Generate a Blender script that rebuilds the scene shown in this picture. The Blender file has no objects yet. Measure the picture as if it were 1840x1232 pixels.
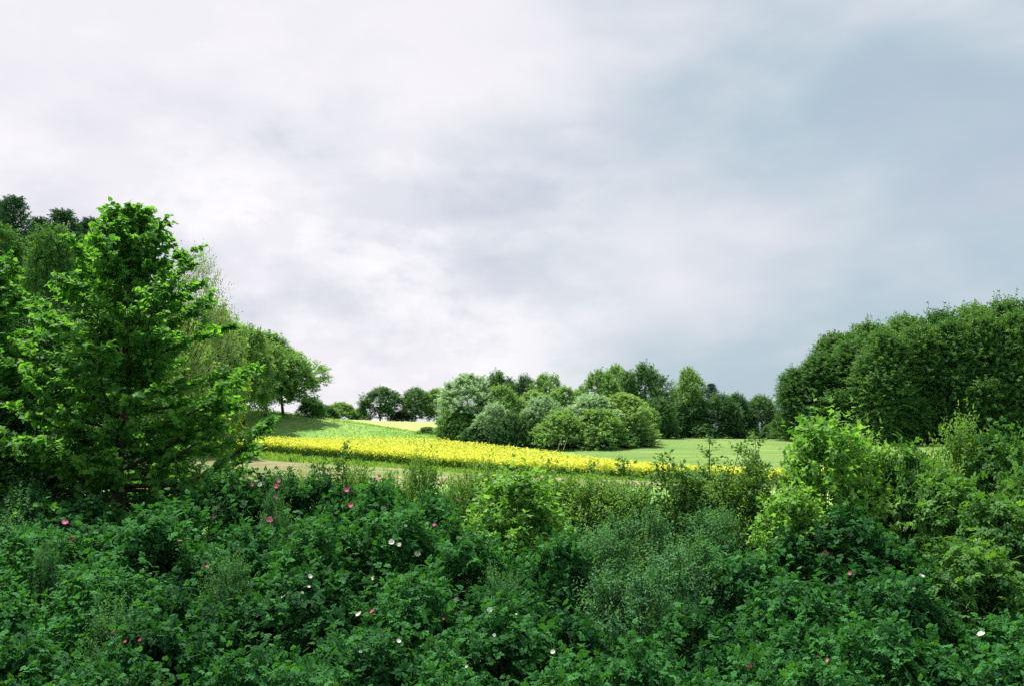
import bpy, math, random
import numpy as np
from mathutils import Vector, Matrix

scene = bpy.context.scene
C = scene.collection
R = math.radians

# ------------------------------------------------------------------ camera
F, CX, CY, HOR = 1789.0, 920.0, 616.0, 780.0
PITCH = math.atan((HOR - CY) / F)
EYE = 3.2
cam_d = bpy.data.cameras.new('camera')
cam_d.lens = 35.0
cam_d.sensor_width = 36.0
cam_d.clip_start = 0.1
cam_d.clip_end = 9000
cam = bpy.data.objects.new('camera', cam_d)
cam.location = (0, 0, EYE)
cam.rotation_euler = (math.pi / 2 + PITCH, 0, 0)
C.objects.link(cam)
scene.camera = cam

# ------------------------------------------------------------------ sky and sun
SUN_AZ, SUN_EL = R(-36), R(67)          # azimuth from +Y, positive to the right
world = bpy.data.worlds.new('World')
scene.world = world
world.use_nodes = True


def build_sky():
    nt = world.node_tree
    nt.nodes.clear()
    N, L = nt.nodes.new, nt.links.new
    out = N('ShaderNodeOutputWorld')
    tc = N('ShaderNodeTexCoord')
    sky = N('ShaderNodeTexSky')
    sky.sky_type = 'NISHITA'
    sky.sun_disc = False
    sky.sun_elevation = SUN_EL
    sky.sun_rotation = SUN_AZ
    bg_s = N('ShaderNodeBackground')
    bg_s.inputs[1].default_value = 0.08
    L(sky.outputs[0], bg_s.inputs[0])
    sep = N('ShaderNodeSeparateXYZ')
    L(tc.outputs['Generated'], sep.inputs[0])

    def noise(scale, sx, sy, sz, detail, rough, off=(0, 0, 0), dist=0.0):
        mp = N('ShaderNodeMapping')
        mp.inputs['Scale'].default_value = (sx, sy, sz)
        mp.inputs['Location'].default_value = off
        L(tc.outputs['Generated'], mp.inputs[0])
        n = N('ShaderNodeTexNoise')
        n.inputs['Scale'].default_value = scale
        n.inputs['Detail'].default_value = detail
        n.inputs['Roughness'].default_value = rough
        n.inputs['Distortion'].default_value = dist
        L(mp.outputs[0], n.inputs[0])
        return n.outputs[0]

    def rng_(v, a, b, c, d):
        m = N('ShaderNodeMapRange')
        m.interpolation_type = 'SMOOTHSTEP'
        for i, x in enumerate((a, b, c, d)):
            m.inputs[i + 1].default_value = x
        L(v, m.inputs[0])
        return m.outputs[0]

    def math_(op, a, b):
        m = N('ShaderNodeMath')
        m.operation = op
        for i, x in enumerate((a, b)):
            if isinstance(x, (int, float)):
                m.inputs[i].default_value = x
            else:
                L(x, m.inputs[i])
        return m.outputs[0]

    def mix(f, a, b):
        m = N('ShaderNodeMix')
        m.data_type = 'RGBA'
        L(f, m.inputs[0])
        for i, x in ((6, a), (7, b)):
            if isinstance(x, tuple):
                m.inputs[i].default_value = (*x, 1)
            else:
                L(x, m.inputs[i])
        return m.outputs[2]

    big = noise(1.7, 1.0, 1.0, 2.3, 4, 0.5, (3.1, 0.4, 1.3), 0.15)
    mid = noise(3.8, 1.0, 1.0, 2.0, 5, 0.5, (0.7, 5.2, 2.2), 0.15)
    fine = noise(9.0, 1.0, 1.0, 1.6, 7, 0.6, (1.9, 2.2, 0.3), 0.2)
    # thinner, bluer cloud away from the sun (to the right), brighter veil round it
    side = rng_(sep.outputs[0], -0.25, 0.42, 0.0, 1.0)
    blue = math_('ADD', math_('MULTIPLY', side, 0.74), math_('MULTIPLY', math_('SUBTRACT', big, 0.5), 1.0))
    blue = math_('ADD', blue, math_('MULTIPLY', math_('SUBTRACT', mid, 0.5), 1.35))
    bluef = rng_(blue, 0.05, 1.05, 0.0, 1.0)
    base = mix(bluef, (0.635, 0.622, 0.66), (0.285, 0.385, 0.445))
    # grey lavender bellies of the lower clouds, torn edges
    low = rng_(sep.outputs[2], 0.02, 0.50, 1.0, 0.0)
    bell = math_('MULTIPLY', rng_(math_('ADD', math_('MULTIPLY', mid, 0.65), math_('MULTIPLY', fine, 0.35)), 0.47, 0.60, 0.0, 0.9), low)
    c2 = mix(bell, base, (0.41, 0.43, 0.51))
    glow = math_('MULTIPLY', rng_(fine, 0.42, 0.60, 0.0, 1.0), math_('MULTIPLY', low, rng_(sep.outputs[0], -0.25, 0.22, 1.0, 0.0)))
    inv = math_('SUBTRACT', 1.0, bell)
    c3 = mix(math_('MULTIPLY', glow, inv), c2, (0.78, 0.765, 0.775))
    bg_c = N('ShaderNodeBackground')
    bg_c.inputs[1].default_value = 0.785
    L(c3, bg_c.inputs[0])
    ms = N('ShaderNodeMixShader')
    L(rng_(blue, 0.3, 1.1, 0.985, 0.93), ms.inputs[0])
    L(bg_s.outputs[0], ms.inputs[1])
    L(bg_c.outputs[0], ms.inputs[2])
    L(ms.outputs[0], out.inputs[0])


build_sky()
sun_d = bpy.data.lights.new('sun', 'SUN')
sun_d.energy = 5.0
sun_d.angle = R(2.0)
sun_d.color = (1.0, 0.94, 0.82)
sun = bpy.data.objects.new('sun', sun_d)
sun_dir = Vector((math.sin(SUN_AZ) * math.cos(SUN_EL), math.cos(SUN_AZ) * math.cos(SUN_EL), math.sin(SUN_EL)))
sun.rotation_euler = sun_dir.to_track_quat('Z', 'Y').to_euler()
sun.location = (-30, 100, 120)
C.objects.link(sun)

vs = scene.view_settings
vs.view_transform = 'Standard'
vs.look = 'None'
vs.exposure = 0.85
vs.gamma = 1.0
vs.use_curve_mapping = False
cy = scene.cycles
cy.max_bounces = 6
cy.diffuse_bounces = 3
cy.glossy_bounces = 2
cy.transmission_bounces = 4
cy.volume_bounces = 0
cy.use_denoising = False
cy.caustics_reflective = False
cy.caustics_refractive = False


# ------------------------------------------------------------------ helpers
def at(px, py, d):
    """point seen at photo pixel (px, py) at the forward distance d"""
    x, y = (px - CX) / F, (CY - py) / F
    fy = math.cos(PITCH) - math.sin(PITCH) * y
    fz = math.sin(PITCH) + math.cos(PITCH) * y
    s = d / fy
    return np.array((x * s, d, EYE + fz * s))


def nrm(a):
    return a / np.maximum(np.linalg.norm(a, axis=-1, keepdims=True), 1e-9)


def mesh_np(name, verts, tris, mats, tint=None, midx=None, smooth=False):
    me = bpy.data.meshes.new(name)
    verts = np.asarray(verts, np.float32)
    tris = np.asarray(tris, np.int32)
    k = tris.shape[1]
    me.vertices.add(len(verts))
    me.vertices.foreach_set('co', verts.ravel())
    me.loops.add(tris.size)
    me.loops.foreach_set('vertex_index', tris.ravel())
    me.polygons.add(len(tris))
    me.polygons.foreach_set('loop_start', np.arange(0, tris.size, k, dtype=np.int32))
    if smooth:
        me.polygons.foreach_set('use_smooth', np.ones(len(tris), bool))
    for m in (mats if isinstance(mats, (list, tuple)) else [mats]):
        me.materials.append(m)
    if midx is not None:
        me.polygons.foreach_set('material_index', np.asarray(midx, np.int32))
    if tint is not None:
        a = me.attributes.new('tint', 'FLOAT', 'POINT')
        a.data.foreach_set('value', np.asarray(tint, np.float32))
    me.update()
    me.validate()
    return me


def link(name, data, parent=None, loc=None, rot=None, scale=None, **props):
    o = bpy.data.objects.new(name, data)
    C.objects.link(o)
    if parent is not None:
        o.parent = parent
    if loc is not None:
        o.location = loc
    if rot is not None:
        o.rotation_euler = rot
    if scale is not None:
        o.scale = scale
    for k, v in props.items():
        if v is not None:
            o[k] = v
    return o


class Tubes:
    def __init__(self):
        self.v, self.f, self.n = [], [], 0

    def add(self, path, radii, sides=6):
        path = np.asarray(path, float)
        n = len(path)
        tan = nrm(np.gradient(path, axis=0))
        ref = np.array((0.0, 0, 1)) if abs(tan[0][2]) < 0.9 else np.array((1.0, 0, 0))
        a = nrm(np.cross(tan, ref))
        b = np.cross(tan, a)
        ang = np.linspace(0, 2 * np.pi, sides, endpoint=False)
        ring = a[:, None] * np.cos(ang)[None, :, None] + b[:, None] * np.sin(ang)[None, :, None]
        v = path[:, None] + ring * np.asarray(radii)[:, None, None]
        self.v.append(v.reshape(-1, 3))
        for i in range(n - 1):
            for j in range(sides):
                p, q = self.n + i * sides + j, self.n + i * sides + (j + 1) % sides
                self.f.append((p, q, q + sides, p + sides))
        self.n += n * sides

    def mesh(self, name, mat):
        return mesh_np(name, np.concatenate(self.v), np.array(self.f), mat, smooth=True)


def limb(rng, a, b, r0, r1, n=6, bow=0.12, up=0.1):
    a, b = np.asarray(a, float), np.asarray(b, float)
    t = np.linspace(0, 1, n)[:, None]
    L = np.linalg.norm(b - a)
    w = rng.normal(0, bow * L * 0.35, 3)
    p = a + (b - a) * t + np.sin(np.pi * t) * (w + np.array((0, 0, -up * L)))
    return p, r0 + (r1 - r0) * t[:, 0]


# leaf templates: (verts, tris), leaf runs along +Y, faces +Z, unit length
def t_rhomb(w=0.5, fold=0.08, droop=0.1):
    v = [(0, 0, 0), (-w / 2, 0.45, fold), (0, 1, -droop), (w / 2, 0.45, fold)]
    return np.array(v), np.array([(0, 2, 1), (0, 3, 2)])


def t_oval(w=0.5, fold=0.06, droop=0.16):
    v = [(0, 0, 0), (-w * .42, .28, fold), (-w * .5, .55, fold * .8), (0, 1, -droop), (w * .5, .55, fold * .8), (w * .42, .28, fold), (0, .45, -.0)]
    return np.array(v), np.array([(0, 6, 1), (1, 6, 2), (2, 6, 3), (6, 4, 3), (6, 5, 4), (0, 5, 6)])


def t_heart():
    v = [(0, .06, 0), (-.42, .02, .06), (-.46, .48, .05), (0, 1.05, -.22), (.46, .48, .05), (.42, .02, .06)]
    f = [(0, 2, 1), (0, 3, 2), (0, 4, 3), (0, 5, 4)]
    return np.array(v), np.array(f)


def t_maple():
    pts = []
    tips = [(-150, .5), (-112, .30), (-75, .78), (-42, .40), (0, 1.0), (42, .40), (75, .78), (112, .30), (150, .5)]
    for a, r in tips:
        an = R(a)
        pts.append((math.sin(an) * r * .68, .36 + math.cos(an) * r * .66, -.14 * r * r + .05))
    v = [(0, .36, 0.0)] + pts + [(0, .1, 0)]
    f = [(0, i + 1, i) for i in range(1, 9)] + [(0, 1, 10), (0, 10, 9)]
    return np.array(v), np.array(f)


def t_pinnate(pairs=3, lw=.2, ll=.38, droop=.22):
    V, T = [], []

    def leaflet(base, ang):
        c, s = math.cos(ang), math.sin(ang)
        k = len(V)
        for (x, y, z) in ((0, 0, 0), (-lw / 2, ll * .5, .04), (0, ll, -.03), (lw / 2, ll * .5, .04)):
            X, Y = base[0] + c * x - s * y, base[1] + s * x + c * y
            V.append((X, Y, z - droop * Y * Y))
        T.extend([(k, k + 2, k + 1), (k, k + 3, k + 2)])
    for i in range(pairs):
        y = .22 + i * .2
        leaflet((0, y), R(62 - 8 * i))
        leaflet((0, y), -R(62 - 8 * i))
    leaflet((0, .22 + pairs * .18), 0)
    return np.array(V), np.array(T)


def t_tuft(n=3, w=.34, spread=48):
    V, T = [], []
    for i in range(n):
        a = R((i - (n - 1) / 2) * spread)
        k = len(V)
        L = 1.0 if i == n // 2 else .82
        for (x, y, z) in ((0, 0, 0), (-w / 2 * L, L * .55, .05), (0, L, -.14 + .05 * i), (w / 2 * L, L * .5, .07)):
            V.append((math.cos(a) * x - math.sin(-a) * y, math.sin(-a) * x + math.cos(a) * y, z))
        T.extend([(k, k + 2, k + 1), (k, k + 3, k + 2)])
    return np.array(V), np.array(T)


def leaf_verts(P, D, Nv, S, tmpl):
    tv, tf = tmpl
    D = nrm(D)
    Nv = Nv - (Nv * D).sum(-1, keepdims=True) * D
    Nv = nrm(Nv)
    X = np.cross(D, Nv)
    v = (P[:, None] + S[:, None, None] * (X[:, None] * tv[None, :, 0:1] + D[:, None] * tv[None, :, 1:2] + Nv[:, None] * tv[None, :, 2:3]))
    k = len(tv)
    f = tf[None] + (np.arange(len(P)) * k)[:, None, None]
    return v.reshape(-1, 3), f.reshape(-1, 3), k


def shoots(rng, O, Dr, L, K, size, t0=0.15, spread=.75, up=.8, jit=.25, droop=.15, flat=0.0, tip=1.0, sj=.25):
    """leaf frames along M shoots of K leaves"""
    M = len(O)
    Dr = nrm(Dr)
    t = np.linspace(t0, 1.0, K)[None, :] + rng.uniform(-.5, .5, (M, K)) / K * .6
    Lk = L[:, None] * t
    z = np.array((0, 0, 1.0))
    P = O[:, None] + Dr[:, None] * Lk[..., None] - z * (droop * Lk * t)[..., None]
    a = nrm(np.cross(Dr, z + rng.normal(0, .05, (M, 3))))
    b = np.cross(a, Dr)
    phi = (np.arange(K) * 2.4)[None, :] + rng.uniform(0, 6.28, (M, 1))
    if flat > 0:
        alt = np.where(np.arange(K) % 2 == 0, 0, np.pi)[None, :] + rng.normal(0, .5, (M, K))
        phi = np.where(rng.random((M, 1)) < flat, alt, phi)
    perp = a[:, None] * np.cos(phi)[..., None] + b[:, None] * np.sin(phi)[..., None]
    sp = np.where(t > .97, spread * .35, spread)[..., None]
    D = Dr[:, None] * (1 - sp) + perp * sp + rng.normal(0, jit, (M, K, 3)) - z * (droop * .8)
    Nn = z * up + Dr[:, None] * .25 + rng.normal(0, .42, (M, K, 3))
    S = size * rng.uniform(1 - sj, 1 + sj, (M, K)) * (1.0 + (tip - 1) * t)
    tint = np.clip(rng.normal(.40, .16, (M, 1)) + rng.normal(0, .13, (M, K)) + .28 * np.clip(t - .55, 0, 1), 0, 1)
    return P.reshape(-1, 3), D.reshape(-1, 3), Nn.reshape(-1, 3), S.ravel(), tint.ravel()


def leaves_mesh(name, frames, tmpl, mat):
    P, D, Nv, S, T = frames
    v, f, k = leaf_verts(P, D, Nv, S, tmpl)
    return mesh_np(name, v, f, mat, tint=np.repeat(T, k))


# ------------------------------------------------------------------ materials
def mat_new(name):
    m = bpy.data.materials.new(name)
    m.use_nodes = True
    m.node_tree.nodes.clear()
    return m, m.node_tree, m.node_tree.nodes.new, m.node_tree.links.new


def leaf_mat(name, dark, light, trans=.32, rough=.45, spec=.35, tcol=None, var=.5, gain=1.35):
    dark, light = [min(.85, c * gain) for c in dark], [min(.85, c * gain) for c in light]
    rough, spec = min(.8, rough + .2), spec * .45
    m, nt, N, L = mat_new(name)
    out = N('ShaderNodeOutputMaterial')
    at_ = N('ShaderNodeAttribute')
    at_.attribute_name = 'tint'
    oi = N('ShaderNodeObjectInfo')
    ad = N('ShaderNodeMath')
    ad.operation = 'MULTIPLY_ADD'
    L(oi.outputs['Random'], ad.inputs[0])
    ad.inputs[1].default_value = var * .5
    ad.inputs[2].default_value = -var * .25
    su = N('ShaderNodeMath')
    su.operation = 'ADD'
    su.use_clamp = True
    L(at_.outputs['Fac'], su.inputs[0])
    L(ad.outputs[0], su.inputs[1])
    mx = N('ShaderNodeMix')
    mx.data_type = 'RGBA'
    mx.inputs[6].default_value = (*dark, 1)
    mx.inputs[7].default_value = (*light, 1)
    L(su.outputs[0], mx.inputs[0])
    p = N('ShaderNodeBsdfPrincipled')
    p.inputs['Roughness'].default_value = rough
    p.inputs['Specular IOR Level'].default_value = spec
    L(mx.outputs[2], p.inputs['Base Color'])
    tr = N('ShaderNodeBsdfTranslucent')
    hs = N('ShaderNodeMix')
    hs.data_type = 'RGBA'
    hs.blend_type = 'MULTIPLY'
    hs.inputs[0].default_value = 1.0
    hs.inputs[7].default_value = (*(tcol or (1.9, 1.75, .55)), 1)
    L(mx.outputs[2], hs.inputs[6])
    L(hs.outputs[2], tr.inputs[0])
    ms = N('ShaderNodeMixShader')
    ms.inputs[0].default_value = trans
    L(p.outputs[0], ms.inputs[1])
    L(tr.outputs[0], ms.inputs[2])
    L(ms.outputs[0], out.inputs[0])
    return m


def noise_mat(name, cols, scale=1.0, detail=6, rough=.95, stretch=(1, 1, 1), bump=0.0, bscale=None, stops=None, second=None):
    m, nt, N, L = mat_new(name)
    out = N('ShaderNodeOutputMaterial')
    tc = N('ShaderNodeTexCoord')
    mp = N('ShaderNodeMapping')
    mp.inputs['Scale'].default_value = stretch
    L(tc.outputs['Object'], mp.inputs[0])
    n = N('ShaderNodeTexNoise')
    n.inputs['Scale'].default_value = scale
    n.inputs['Detail'].default_value = detail
    n.inputs['Roughness'].default_value = .65
    L(mp.outputs[0], n.inputs[0])
    cr = N('ShaderNodeValToRGB')
    el = cr.color_ramp.elements
    st = stops or [.3 + .4 * i / (len(cols) - 1) for i in range(len(cols))]
    while len(el) < len(cols):
        el.new(.5)
    for e, c, s in zip(el, cols, st):
        e.position = s
        e.color = (*c, 1)
    L(n.outputs[0], cr.inputs[0])
    col = cr.outputs[0]
    if second:
        c2, sc2, lo, hi, st2 = second
        mp2 = N('ShaderNodeMapping')
        mp2.inputs['Scale'].default_value = st2
        L(tc.outputs['Object'], mp2.inputs[0])
        n2 = N('ShaderNodeTexNoise')
        n2.inputs['Scale'].default_value = sc2
        n2.inputs['Detail'].default_value = 4
        L(mp2.outputs[0], n2.inputs[0])
        mr = N('ShaderNodeMapRange')
        mr.inputs[1].default_value = lo
        mr.inputs[2].default_value = hi
        L(n2.outputs[0], mr.inputs[0])
        mx = N('ShaderNodeMix')
        mx.data_type = 'RGBA'
        L(mr.outputs[0], mx.inputs[0])
        L(col, mx.inputs[6])
        mx.inputs[7].default_value = (*c2, 1)
        col = mx.outputs[2]
    p = N('ShaderNodeBsdfPrincipled')
    p.inputs['Roughness'].default_value = rough
    p.inputs['Specular IOR Level'].default_value = .1
    L(col, p.inputs['Base Color'])
    if bump:
        nb = N('ShaderNodeTexNoise')
        nb.inputs['Scale'].default_value = bscale or scale * 3
        nb.inputs['Detail'].default_value = 6
        L(mp.outputs[0], nb.inputs[0])
        b = N('ShaderNodeBump')
        b.inputs['Strength'].default_value = 1.0
        b.inputs['Distance'].default_value = bump
        L(nb.outputs[0], b.inputs['Height'])
        L(b.outputs[0], p.inputs['Normal'])
    L(p.outputs[0], out.inputs[0])
    return m


M_bark = noise_mat('bark', [(.035, .028, .02), (.09, .072, .052)], 14, stretch=(1, 1, .25), bump=.01)
M_bark_pale = noise_mat('pale_bark', [(.22, .2, .17), (.5, .47, .42)], 9, stretch=(1, 1, .3), bump=.005)
M_twig = noise_mat('twig_bark', [(.04, .035, .02), (.085, .075, .035)], 20)
M_twig_green = noise_mat('green_twig', [(.05, .09, .03), (.08, .12, .04)], 20)
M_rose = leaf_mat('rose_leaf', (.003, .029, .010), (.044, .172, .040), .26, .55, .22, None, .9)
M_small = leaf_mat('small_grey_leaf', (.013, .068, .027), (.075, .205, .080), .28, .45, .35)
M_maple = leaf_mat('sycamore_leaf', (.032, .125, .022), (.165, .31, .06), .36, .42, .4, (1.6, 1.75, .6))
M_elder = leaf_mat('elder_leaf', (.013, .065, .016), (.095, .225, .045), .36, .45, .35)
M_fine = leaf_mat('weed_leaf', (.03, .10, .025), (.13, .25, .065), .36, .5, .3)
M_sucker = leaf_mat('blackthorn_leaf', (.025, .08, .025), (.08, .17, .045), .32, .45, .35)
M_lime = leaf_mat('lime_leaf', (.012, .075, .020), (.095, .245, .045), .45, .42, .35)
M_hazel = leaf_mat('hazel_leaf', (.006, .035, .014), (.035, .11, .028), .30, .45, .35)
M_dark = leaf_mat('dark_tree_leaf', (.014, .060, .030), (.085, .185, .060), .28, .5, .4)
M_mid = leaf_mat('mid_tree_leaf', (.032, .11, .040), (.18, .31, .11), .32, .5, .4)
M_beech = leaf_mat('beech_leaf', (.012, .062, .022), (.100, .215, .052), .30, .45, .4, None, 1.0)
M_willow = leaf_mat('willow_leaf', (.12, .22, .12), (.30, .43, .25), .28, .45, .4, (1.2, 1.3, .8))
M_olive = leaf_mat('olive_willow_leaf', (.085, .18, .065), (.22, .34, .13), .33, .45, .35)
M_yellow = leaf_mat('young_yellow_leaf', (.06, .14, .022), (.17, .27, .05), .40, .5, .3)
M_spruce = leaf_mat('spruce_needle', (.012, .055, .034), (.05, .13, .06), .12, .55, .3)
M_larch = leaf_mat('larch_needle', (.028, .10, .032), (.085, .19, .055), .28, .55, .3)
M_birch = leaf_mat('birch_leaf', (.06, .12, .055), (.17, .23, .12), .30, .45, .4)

# ------------------------------------------------------------------ terrain
_pts = [(0, 865, 62), (300, 865, 62), (500, 865, 62), (920, 870, 60), (1400, 880, 58), (1840, 876, 60),
        (480, 815, 92), (700, 836, 90), (850, 848, 84), (1000, 858, 76), (1160, 866, 70), (1370, 880, 65),
        (200, 805, 95), (0, 800, 92), (-400, 800, 92), (-400, 865, 62),
        (400, 800, 130), (480, 800, 130), (640, 800, 130), (800, 806, 125), (950, 823, 112), (1100, 846, 98), (1240, 860, 88), (1380, 872, 80),
        (1300, 830, 105), (1300, 800, 140), (1300, 789, 160), (1450, 795, 150), (1750, 800, 140), (2100, 800, 140), (1800, 840, 100), (2100, 850, 90),
        (800, 790, 134), (1000, 807, 122), (1150, 803, 128), (900, 783, 152), (1100, 787, 152),
        (430, 738, 150), (400, 775, 140), (580, 751, 178), (600, 777, 145), (700, 757, 225), (820, 758, 225), (760, 772, 172), (850, 786, 140),
        (200, 740, 150), (0, 740, 130), (-300, 740, 140), (-600, 760, 150),
        (950, 772, 205), (1200, 783, 200), (1400, 784, 200), (1700, 784, 220), (2200, 790, 220), (300, 735, 240), (-200, 735, 240)]
TP = np.array([at(*p) for p in _pts])
for x in (-90, -45, 0, 45, 90):
    TP = np.vstack([TP, (x, 40, .05), (x * 3, 290, 3.5)])
for y in (60, 110, 160, 210):
    TP = np.vstack([TP, (-170, y, 5), (190, y, 2)])


def _tps_fit():
    X = TP[:, :2] / 100
    d2 = ((X[:, None] - X[None]) ** 2).sum(-1)
    K = np.where(d2 > 0, d2 * np.log(d2 + 1e-12) * .5, 0) + np.eye(len(X)) * 2e-3
    P = np.hstack([np.ones((len(X), 1)), X])
    A = np.block([[K, P], [P.T, np.zeros((3, 3))]])
    return np.linalg.solve(A, np.concatenate([TP[:, 2], np.zeros(3)])), X


_W, _X = _tps_fit()


def sstep(a, b, x):
    t = np.clip((x - a) / (b - a), 0, 1)
    return t * t * (3 - 2 * t)


def hgt(x, y):
    x, y = np.asarray(x, float), np.asarray(y, float)
    sh = x.shape
    q = np.stack([np.clip(x, -230, 240).ravel(), np.clip(y, 30, 300).ravel()], -1) / 100
    out = np.empty(len(q))
    for i in range(0, len(q), 20000):
        d2 = ((q[i:i + 20000, None] - _X[None]) ** 2).sum(-1)
        out[i:i + 20000] = (np.where(d2 > 0, d2 * np.log(d2 + 1e-12) * .5, 0)) @ _W[:-3] + _W[-3] + q[i:i + 20000] @ _W[-2:]
    far = out.reshape(sh)
    far = far + (-7 - far) * sstep(238, 430, y)
    far = far + (0 - far) * sstep(240, 500, np.abs(x)) * (1 - sstep(238, 430, y))
    near = np.interp(y, [-60, 0, 2.5, 6, 8, 9.5, 11, 14, 18, 26, 36], [1.6, 1.55, 1.3, -.9, -.75, -.5, -.1, .45, .4, .1, 0])
    near = near + .05 * np.sin(x * .9 + y * .4) * (y < 30)
    return near + (far - near) * sstep(26, 52, y)


def h1(x, y):
    return float(hgt(np.array([x]), np.array([y]))[0])


def grid_mesh(name, X, Y, mat, off=0.0, extra=None):
    Z = hgt(X, Y) + off
    if extra is not None:
        Z = Z + extra
    n, m = X.shape
    v = np.stack([X, Y, Z], -1).reshape(-1, 3)
    i = np.arange(n * m).reshape(n, m)
    q = np.stack([i[:-1, :-1], i[:-1, 1:], i[1:, 1:], i[1:, :-1]], -1).reshape(-1, 4)
    return mesh_np(name, v, q, mat, smooth=True)


def axis(segs):
    a = []
    for lo, hi, st in segs:
        a.append(np.arange(lo, hi, st))
    return np.concatenate(a + [[segs[-1][1]]])


M_meadow = noise_mat('meadow_grass', [(.09, .21, .055), (.16, .30, .075), (.24, .36, .10)], .22, 10, stretch=(1, .6, 1), bump=.12, bscale=2.2,
                     second=((.19, .27, .09), .05, .48, .75, (1, 1.6, 1)))
M_hay = noise_mat('pale_hay_meadow', [(.24, .32, .10), (.33, .40, .14)], .3, 8, bump=.05, bscale=3)
M_pasture = noise_mat('smooth_pasture', [(.075, .15, .036), (.135, .215, .052), (.20, .275, .08)], .2, 10, stretch=(.5, 1.4, 1), bump=.08, bscale=3, second=((.10, .20, .07), .9, .45, .7, (.15, 1, 1)))
M_verge = noise_mat('grass_verge', [(.06, .14, .035), (.12, .21, .06)], .7, 8, bump=.08, bscale=4)
M_soil = noise_mat('ploughed_soil', [(.135, .115, .06), (.225, .195, .115), (.31, .28, .175)], 1.5, 10, stretch=(.25, 1, 1), bump=.05, bscale=7,
                   second=((.13, .20, .06), .3, .38, .60, (.3, 1, 1)))
M_rapesoil = noise_mat('rapeseed_ground', [(.10, .14, .03), (.16, .19, .04)], 2, 6)
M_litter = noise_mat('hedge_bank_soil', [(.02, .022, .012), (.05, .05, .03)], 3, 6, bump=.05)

gx = axis([(-5000, -600, 400), (-600, -160, 40), (-160, 160, 2.5), (160, 600, 40), (600, 5001, 400)])
gy = axis([(-60, 0, 6), (0, 36, .8), (36, 240, 2), (240, 460, 10), (460, 1000, 60), (1000, 6001, 500)])
GX, GY = np.meshgrid(gx, gy)
link('ground', grid_mesh('ground', GX, GY, M_meadow), kind='structure')
# bare soil of the bank under the hedge
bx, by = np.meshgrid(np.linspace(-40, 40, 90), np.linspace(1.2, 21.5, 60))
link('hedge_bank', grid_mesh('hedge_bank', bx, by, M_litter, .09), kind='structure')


def hit(px, py):
    """where the line of sight through a photo pixel meets the ground"""
    d = np.arange(45, 300, .5)
    p = at(px, py, 1.0)
    z = EYE + (p[2] - EYE) * d
    g = hgt(p[0] * d, d)
    i = np.argmax(g > z)
    return (px, py, float(d[i]) if (g > z).any() else 235.0)


def curve(pl):
    p = np.array([at(*q) for q in pl])
    return p[:, 0], p[:, 1]


def strip(name, front, back, mat, nx, ny, off, x0=None, x1=None, extra=None):
    fx, fy = curve(front) if not isinstance(front, float) else (np.array([-60., 80.]), np.array([front, front]))
    bx_, by_ = curve(back) if not isinstance(back, float) else (np.array([-60., 80.]), np.array([back, back]))
    X = np.linspace(x0, x1, nx)
    f, b = np.interp(X, fx, fy), np.interp(X, bx_, by_)
    t = np.linspace(0, 1, ny)[:, None]
    Y = f[None] + (b - f)[None] * t
    XX = np.broadcast_to(X[None], Y.shape)
    e = None if extra is None else extra(XX, Y)
    return grid_mesh(name, XX, Y, mat, off, e)


RF = [(-300, 808, 95), (480, 815, 92), (700, 836, 90), (850, 848, 84), (1000, 858, 76), (1160, 866, 70), (1370, 880, 65), (1800, 890, 62), (2200, 890, 62)]
RB = [(-300, 795, 128), (380, 800, 130), (480, 800, 130), (640, 800, 130), (800, 806, 125), (950, 823, 112), (1100, 846, 98), (1240, 860, 88), (1380, 872, 80), (1600, 880, 74), (1800, 888, 68), (2200, 888, 66)]
PF = [(-300, 870, 60), (2200, 870, 60)]
PB = [(-300, 822, 84), (480, 824, 83), (640, 838, 81), (800, 850, 77), (1000, 862, 70), (1160, 870, 65), (1400, 885, 62), (2200, 885, 61)]


def furrow(X, Y):
    w = .07 * np.sin(Y * 2 * np.pi / .9 + .4 * np.sin(X * .05)) + .03 * np.sin(X * 1.7 + Y * 3.1)
    return w + .06 * np.sin(Y * 2 * np.pi / 7.0)


link('verge', strip('verge', PB, RF, M_verge, 120, 16, .03, -42, 40), kind='structure')
link('ploughed_field', strip('ploughed_field', PF, PB, M_soil, 90, 170, .12, -42, 40, furrow), kind='structure')
link('rapeseed_field', strip('rapeseed_field', RF, RB, M_rapesoil, 120, 30, .04, -42, 34), kind='structure')
HF = [hit(*q) for q in ((560, 751), (600, 754), (640, 760), (680, 765), (720, 771), (760, 777), (800, 783), (850, 790))] + [(960, 786, 150)]
HB = [(380, 742, 240), (600, 752, 240), (700, 757, 240), (900, 758, 240)]
link('hay_meadow', strip('hay_meadow', HF, HB, M_hay, 60, 40, .06, curve(HF[:1])[0][0], 3.0), kind='structure')
SF = [(1040, 806, 104), (1240, 845, 92), (1380, 866, 84), (1600, 870, 78), (2300, 870, 72)]
SB = [(1040, 790, 160), (1240, 786, 185), (1500, 786, 185), (2300, 790, 180)]
link('pasture', strip('pasture', SF, SB, M_pasture, 70, 60, .06, 7.5, 95), kind='structure')

# --- rapeseed crop, grass on the verge and meadow: uncountable
rng = np.random.default_rng(5)


def in_strip(n, front, back, x0, x1, fb=1.0):
    fx, fy = curve(front)
    bx_, by_ = curve(back)
    x = rng.uniform(x0, x1, n)
    u = rng.random(n) ** fb
    y = np.interp(x, fx, fy) + (np.interp(x, bx_, by_) - np.interp(x, fx, fy)) * u
    return x, y, u


M_rape_fl = leaf_mat('rapeseed_flower', (.63, .67, .09), (.73, .77, .14), .30, .6, .2, (1.05, 1.05, .5), 0, 1.0)
M_rape_gr = leaf_mat('rapeseed_green', (.04, .10, .03), (.10, .19, .05), .3, .5, .3)


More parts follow.
